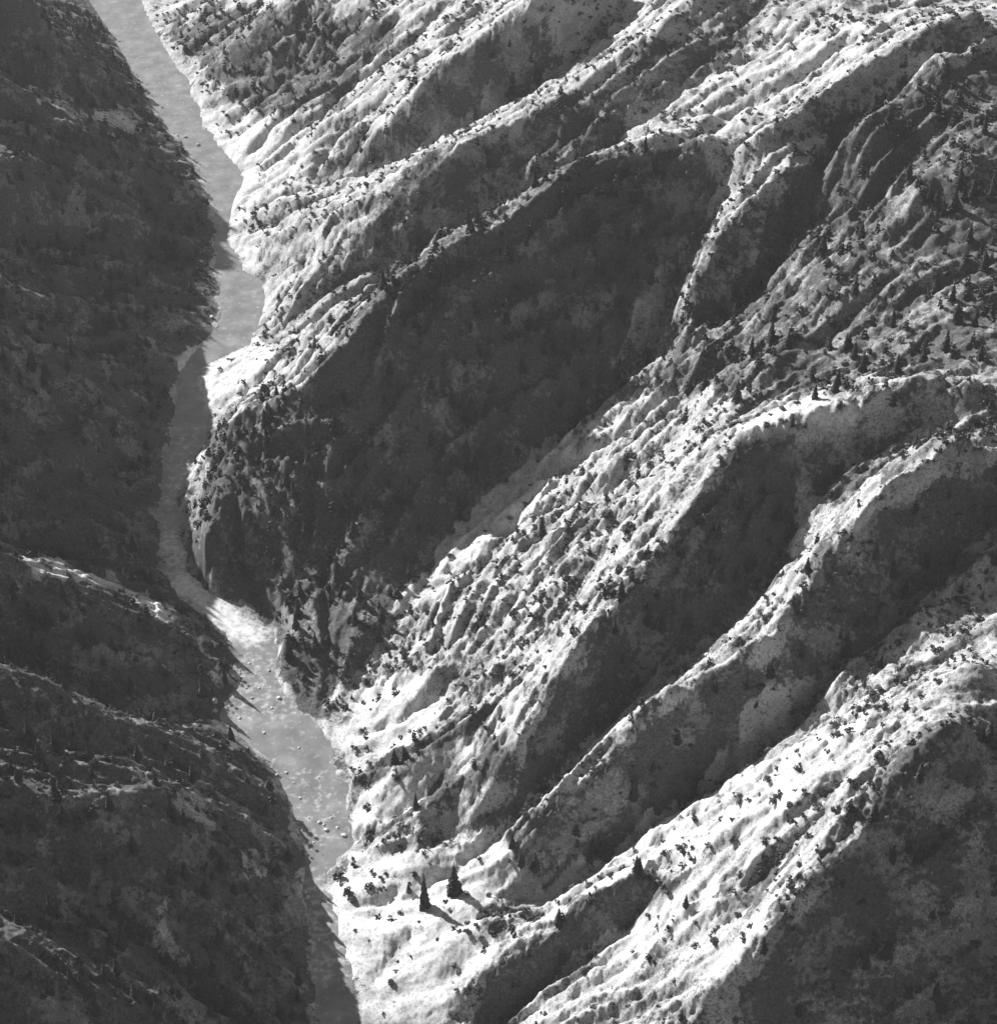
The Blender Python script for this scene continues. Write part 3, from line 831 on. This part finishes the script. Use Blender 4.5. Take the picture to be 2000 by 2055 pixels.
# ------------------------------------------------------------------ boulders in the river and along its edge
def boulder_mesh(seed):
    r = np.random.default_rng(seed)
    import bmesh
    bm = bmesh.new()
    bmesh.ops.create_icosphere(bm, subdivisions=2, radius=1.0)
    cuts = [(d / np.linalg.norm(d), r.uniform(0.55, 0.85)) for d in r.standard_normal((7, 3))]
    for v in bm.verts:
        p = np.array(v.co)
        for d, h in cuts:
            e = p @ d - h
            if e > 0: p = p - d * e * 0.9
        p[2] *= 0.75
        v.co = p
    m = bpy.data.meshes.new('boulder'); bm.to_mesh(m); bm.free()
    m.materials.append(m_boulder)
    return m
m_boulder, N, L, B = nodes_of('boulder_stone')
B.inputs['Roughness'].default_value = 0.9
geo = N.new('ShaderNodeNewGeometry').outputs['Position']
L.new(ramp(N, L, noise(N, L, geo, 0.7, 4), [(0.3, 0.28), (0.7, 0.5)]), B.inputs['Base Color'])
ME_BOULDER = [boulder_mesh(k) for k in range(5)]
STONES = [(425,640,7),(398,290,7),(372,275,6),(355,272,5),(560,1400,9),(545,1420,6),(432,1415,12),(432,1430,8),(575,1550,6),(556,1556,6),(602,1600,6),(640,1650,7),(650,1655,6),(655,1665,8),(690,1675,9),(676,1660,6),(612,1790,10),(618,1800,8),(622,1890,7),(640,1885,6),
 (620,1640,5),(665,1640,5),(630,1690,5),(600,1660,5),(590,1570,5),(640,1560,5),(505,1400,6),(520,1380,5),(540,1345,6),(500,1330,5),(480,1440,6),(530,1470,6),(600,1500,5),(360,1065,6),(345,1110,7),(352,1135,6),(378,1140,6),(385,910,8),(378,925,6),(362,985,7),(350,1010,6)]
for i, (u, v, hp) in enumerate(STONES):
    x, y = unproject(u, v, 0.3)
    z = max(float(height(np.array([x]), np.array([y]))[0]), -0.3)
    k = (y * CP + CAM_H * SP) / FPX * hp * 0.62
    o = bpy.data.objects.new('boulder', ME_BOULDER[i % 5]); scene.collection.objects.link(o)
    o.location = (x, y, z + k * 0.25)
    o.scale = (k * random.uniform(0.8, 1.3), k * random.uniform(0.8, 1.3), k)
    o.rotation_euler = (random.uniform(-.3, .3), random.uniform(-.3, .3), random.uniform(0, 6.28))
    part = 'upper bend' if v < 800 else 'narrows' if v < 1300 else 'rapids below the bend' if v < 1560 else 'lower reach'
    same_part = sorted(p[:2] for p in STONES if ('upper bend' if p[1] < 800 else 'narrows' if p[1] < 1300 else 'rapids below the bend' if p[1] < 1560 else 'lower reach') == part)
    tag(o, ('large' if hp > 7 else 'small') + ' pale river boulder, ' + ORD[same_part.index((u, v))] + ' in the ' + part, 'boulder', 'river boulders, ' + part)

# ------------------------------------------------------------------ the air: thin even haze
hz = bpy.data.meshes.new('haze')
a0, a1, b0, b1, c0, c1 = X0 - 60, X1 + 60, -60.0, Y1 + 60, -40.0, CAM_H + 30
hz.from_pydata([(a0,b0,c0),(a1,b0,c0),(a1,b1,c0),(a0,b1,c0),(a0,b0,c1),(a1,b0,c1),(a1,b1,c1),(a0,b1,c1)], [], [(0,3,2,1),(4,5,6,7),(0,1,5,4),(1,2,6,5),(2,3,7,6),(3,0,4,7)])
m_haze = bpy.data.materials.new('haze'); m_haze.use_nodes = True
N = m_haze.node_tree.nodes; N.clear()
pv = N.new('ShaderNodeVolumePrincipled'); pv.inputs['Color'].default_value = grey(0.9); pv.inputs['Density'].default_value = 2.8e-5
out_ = N.new('ShaderNodeOutputMaterial'); m_haze.node_tree.links.new(pv.outputs['Volume'], out_.inputs['Volume'])
hz.materials.append(m_haze)
ho = bpy.data.objects.new('haze', hz); scene.collection.objects.link(ho); ho['kind'] = 'stuff'
tag(ho, 'thin pale haze in the canyon air', 'haze')
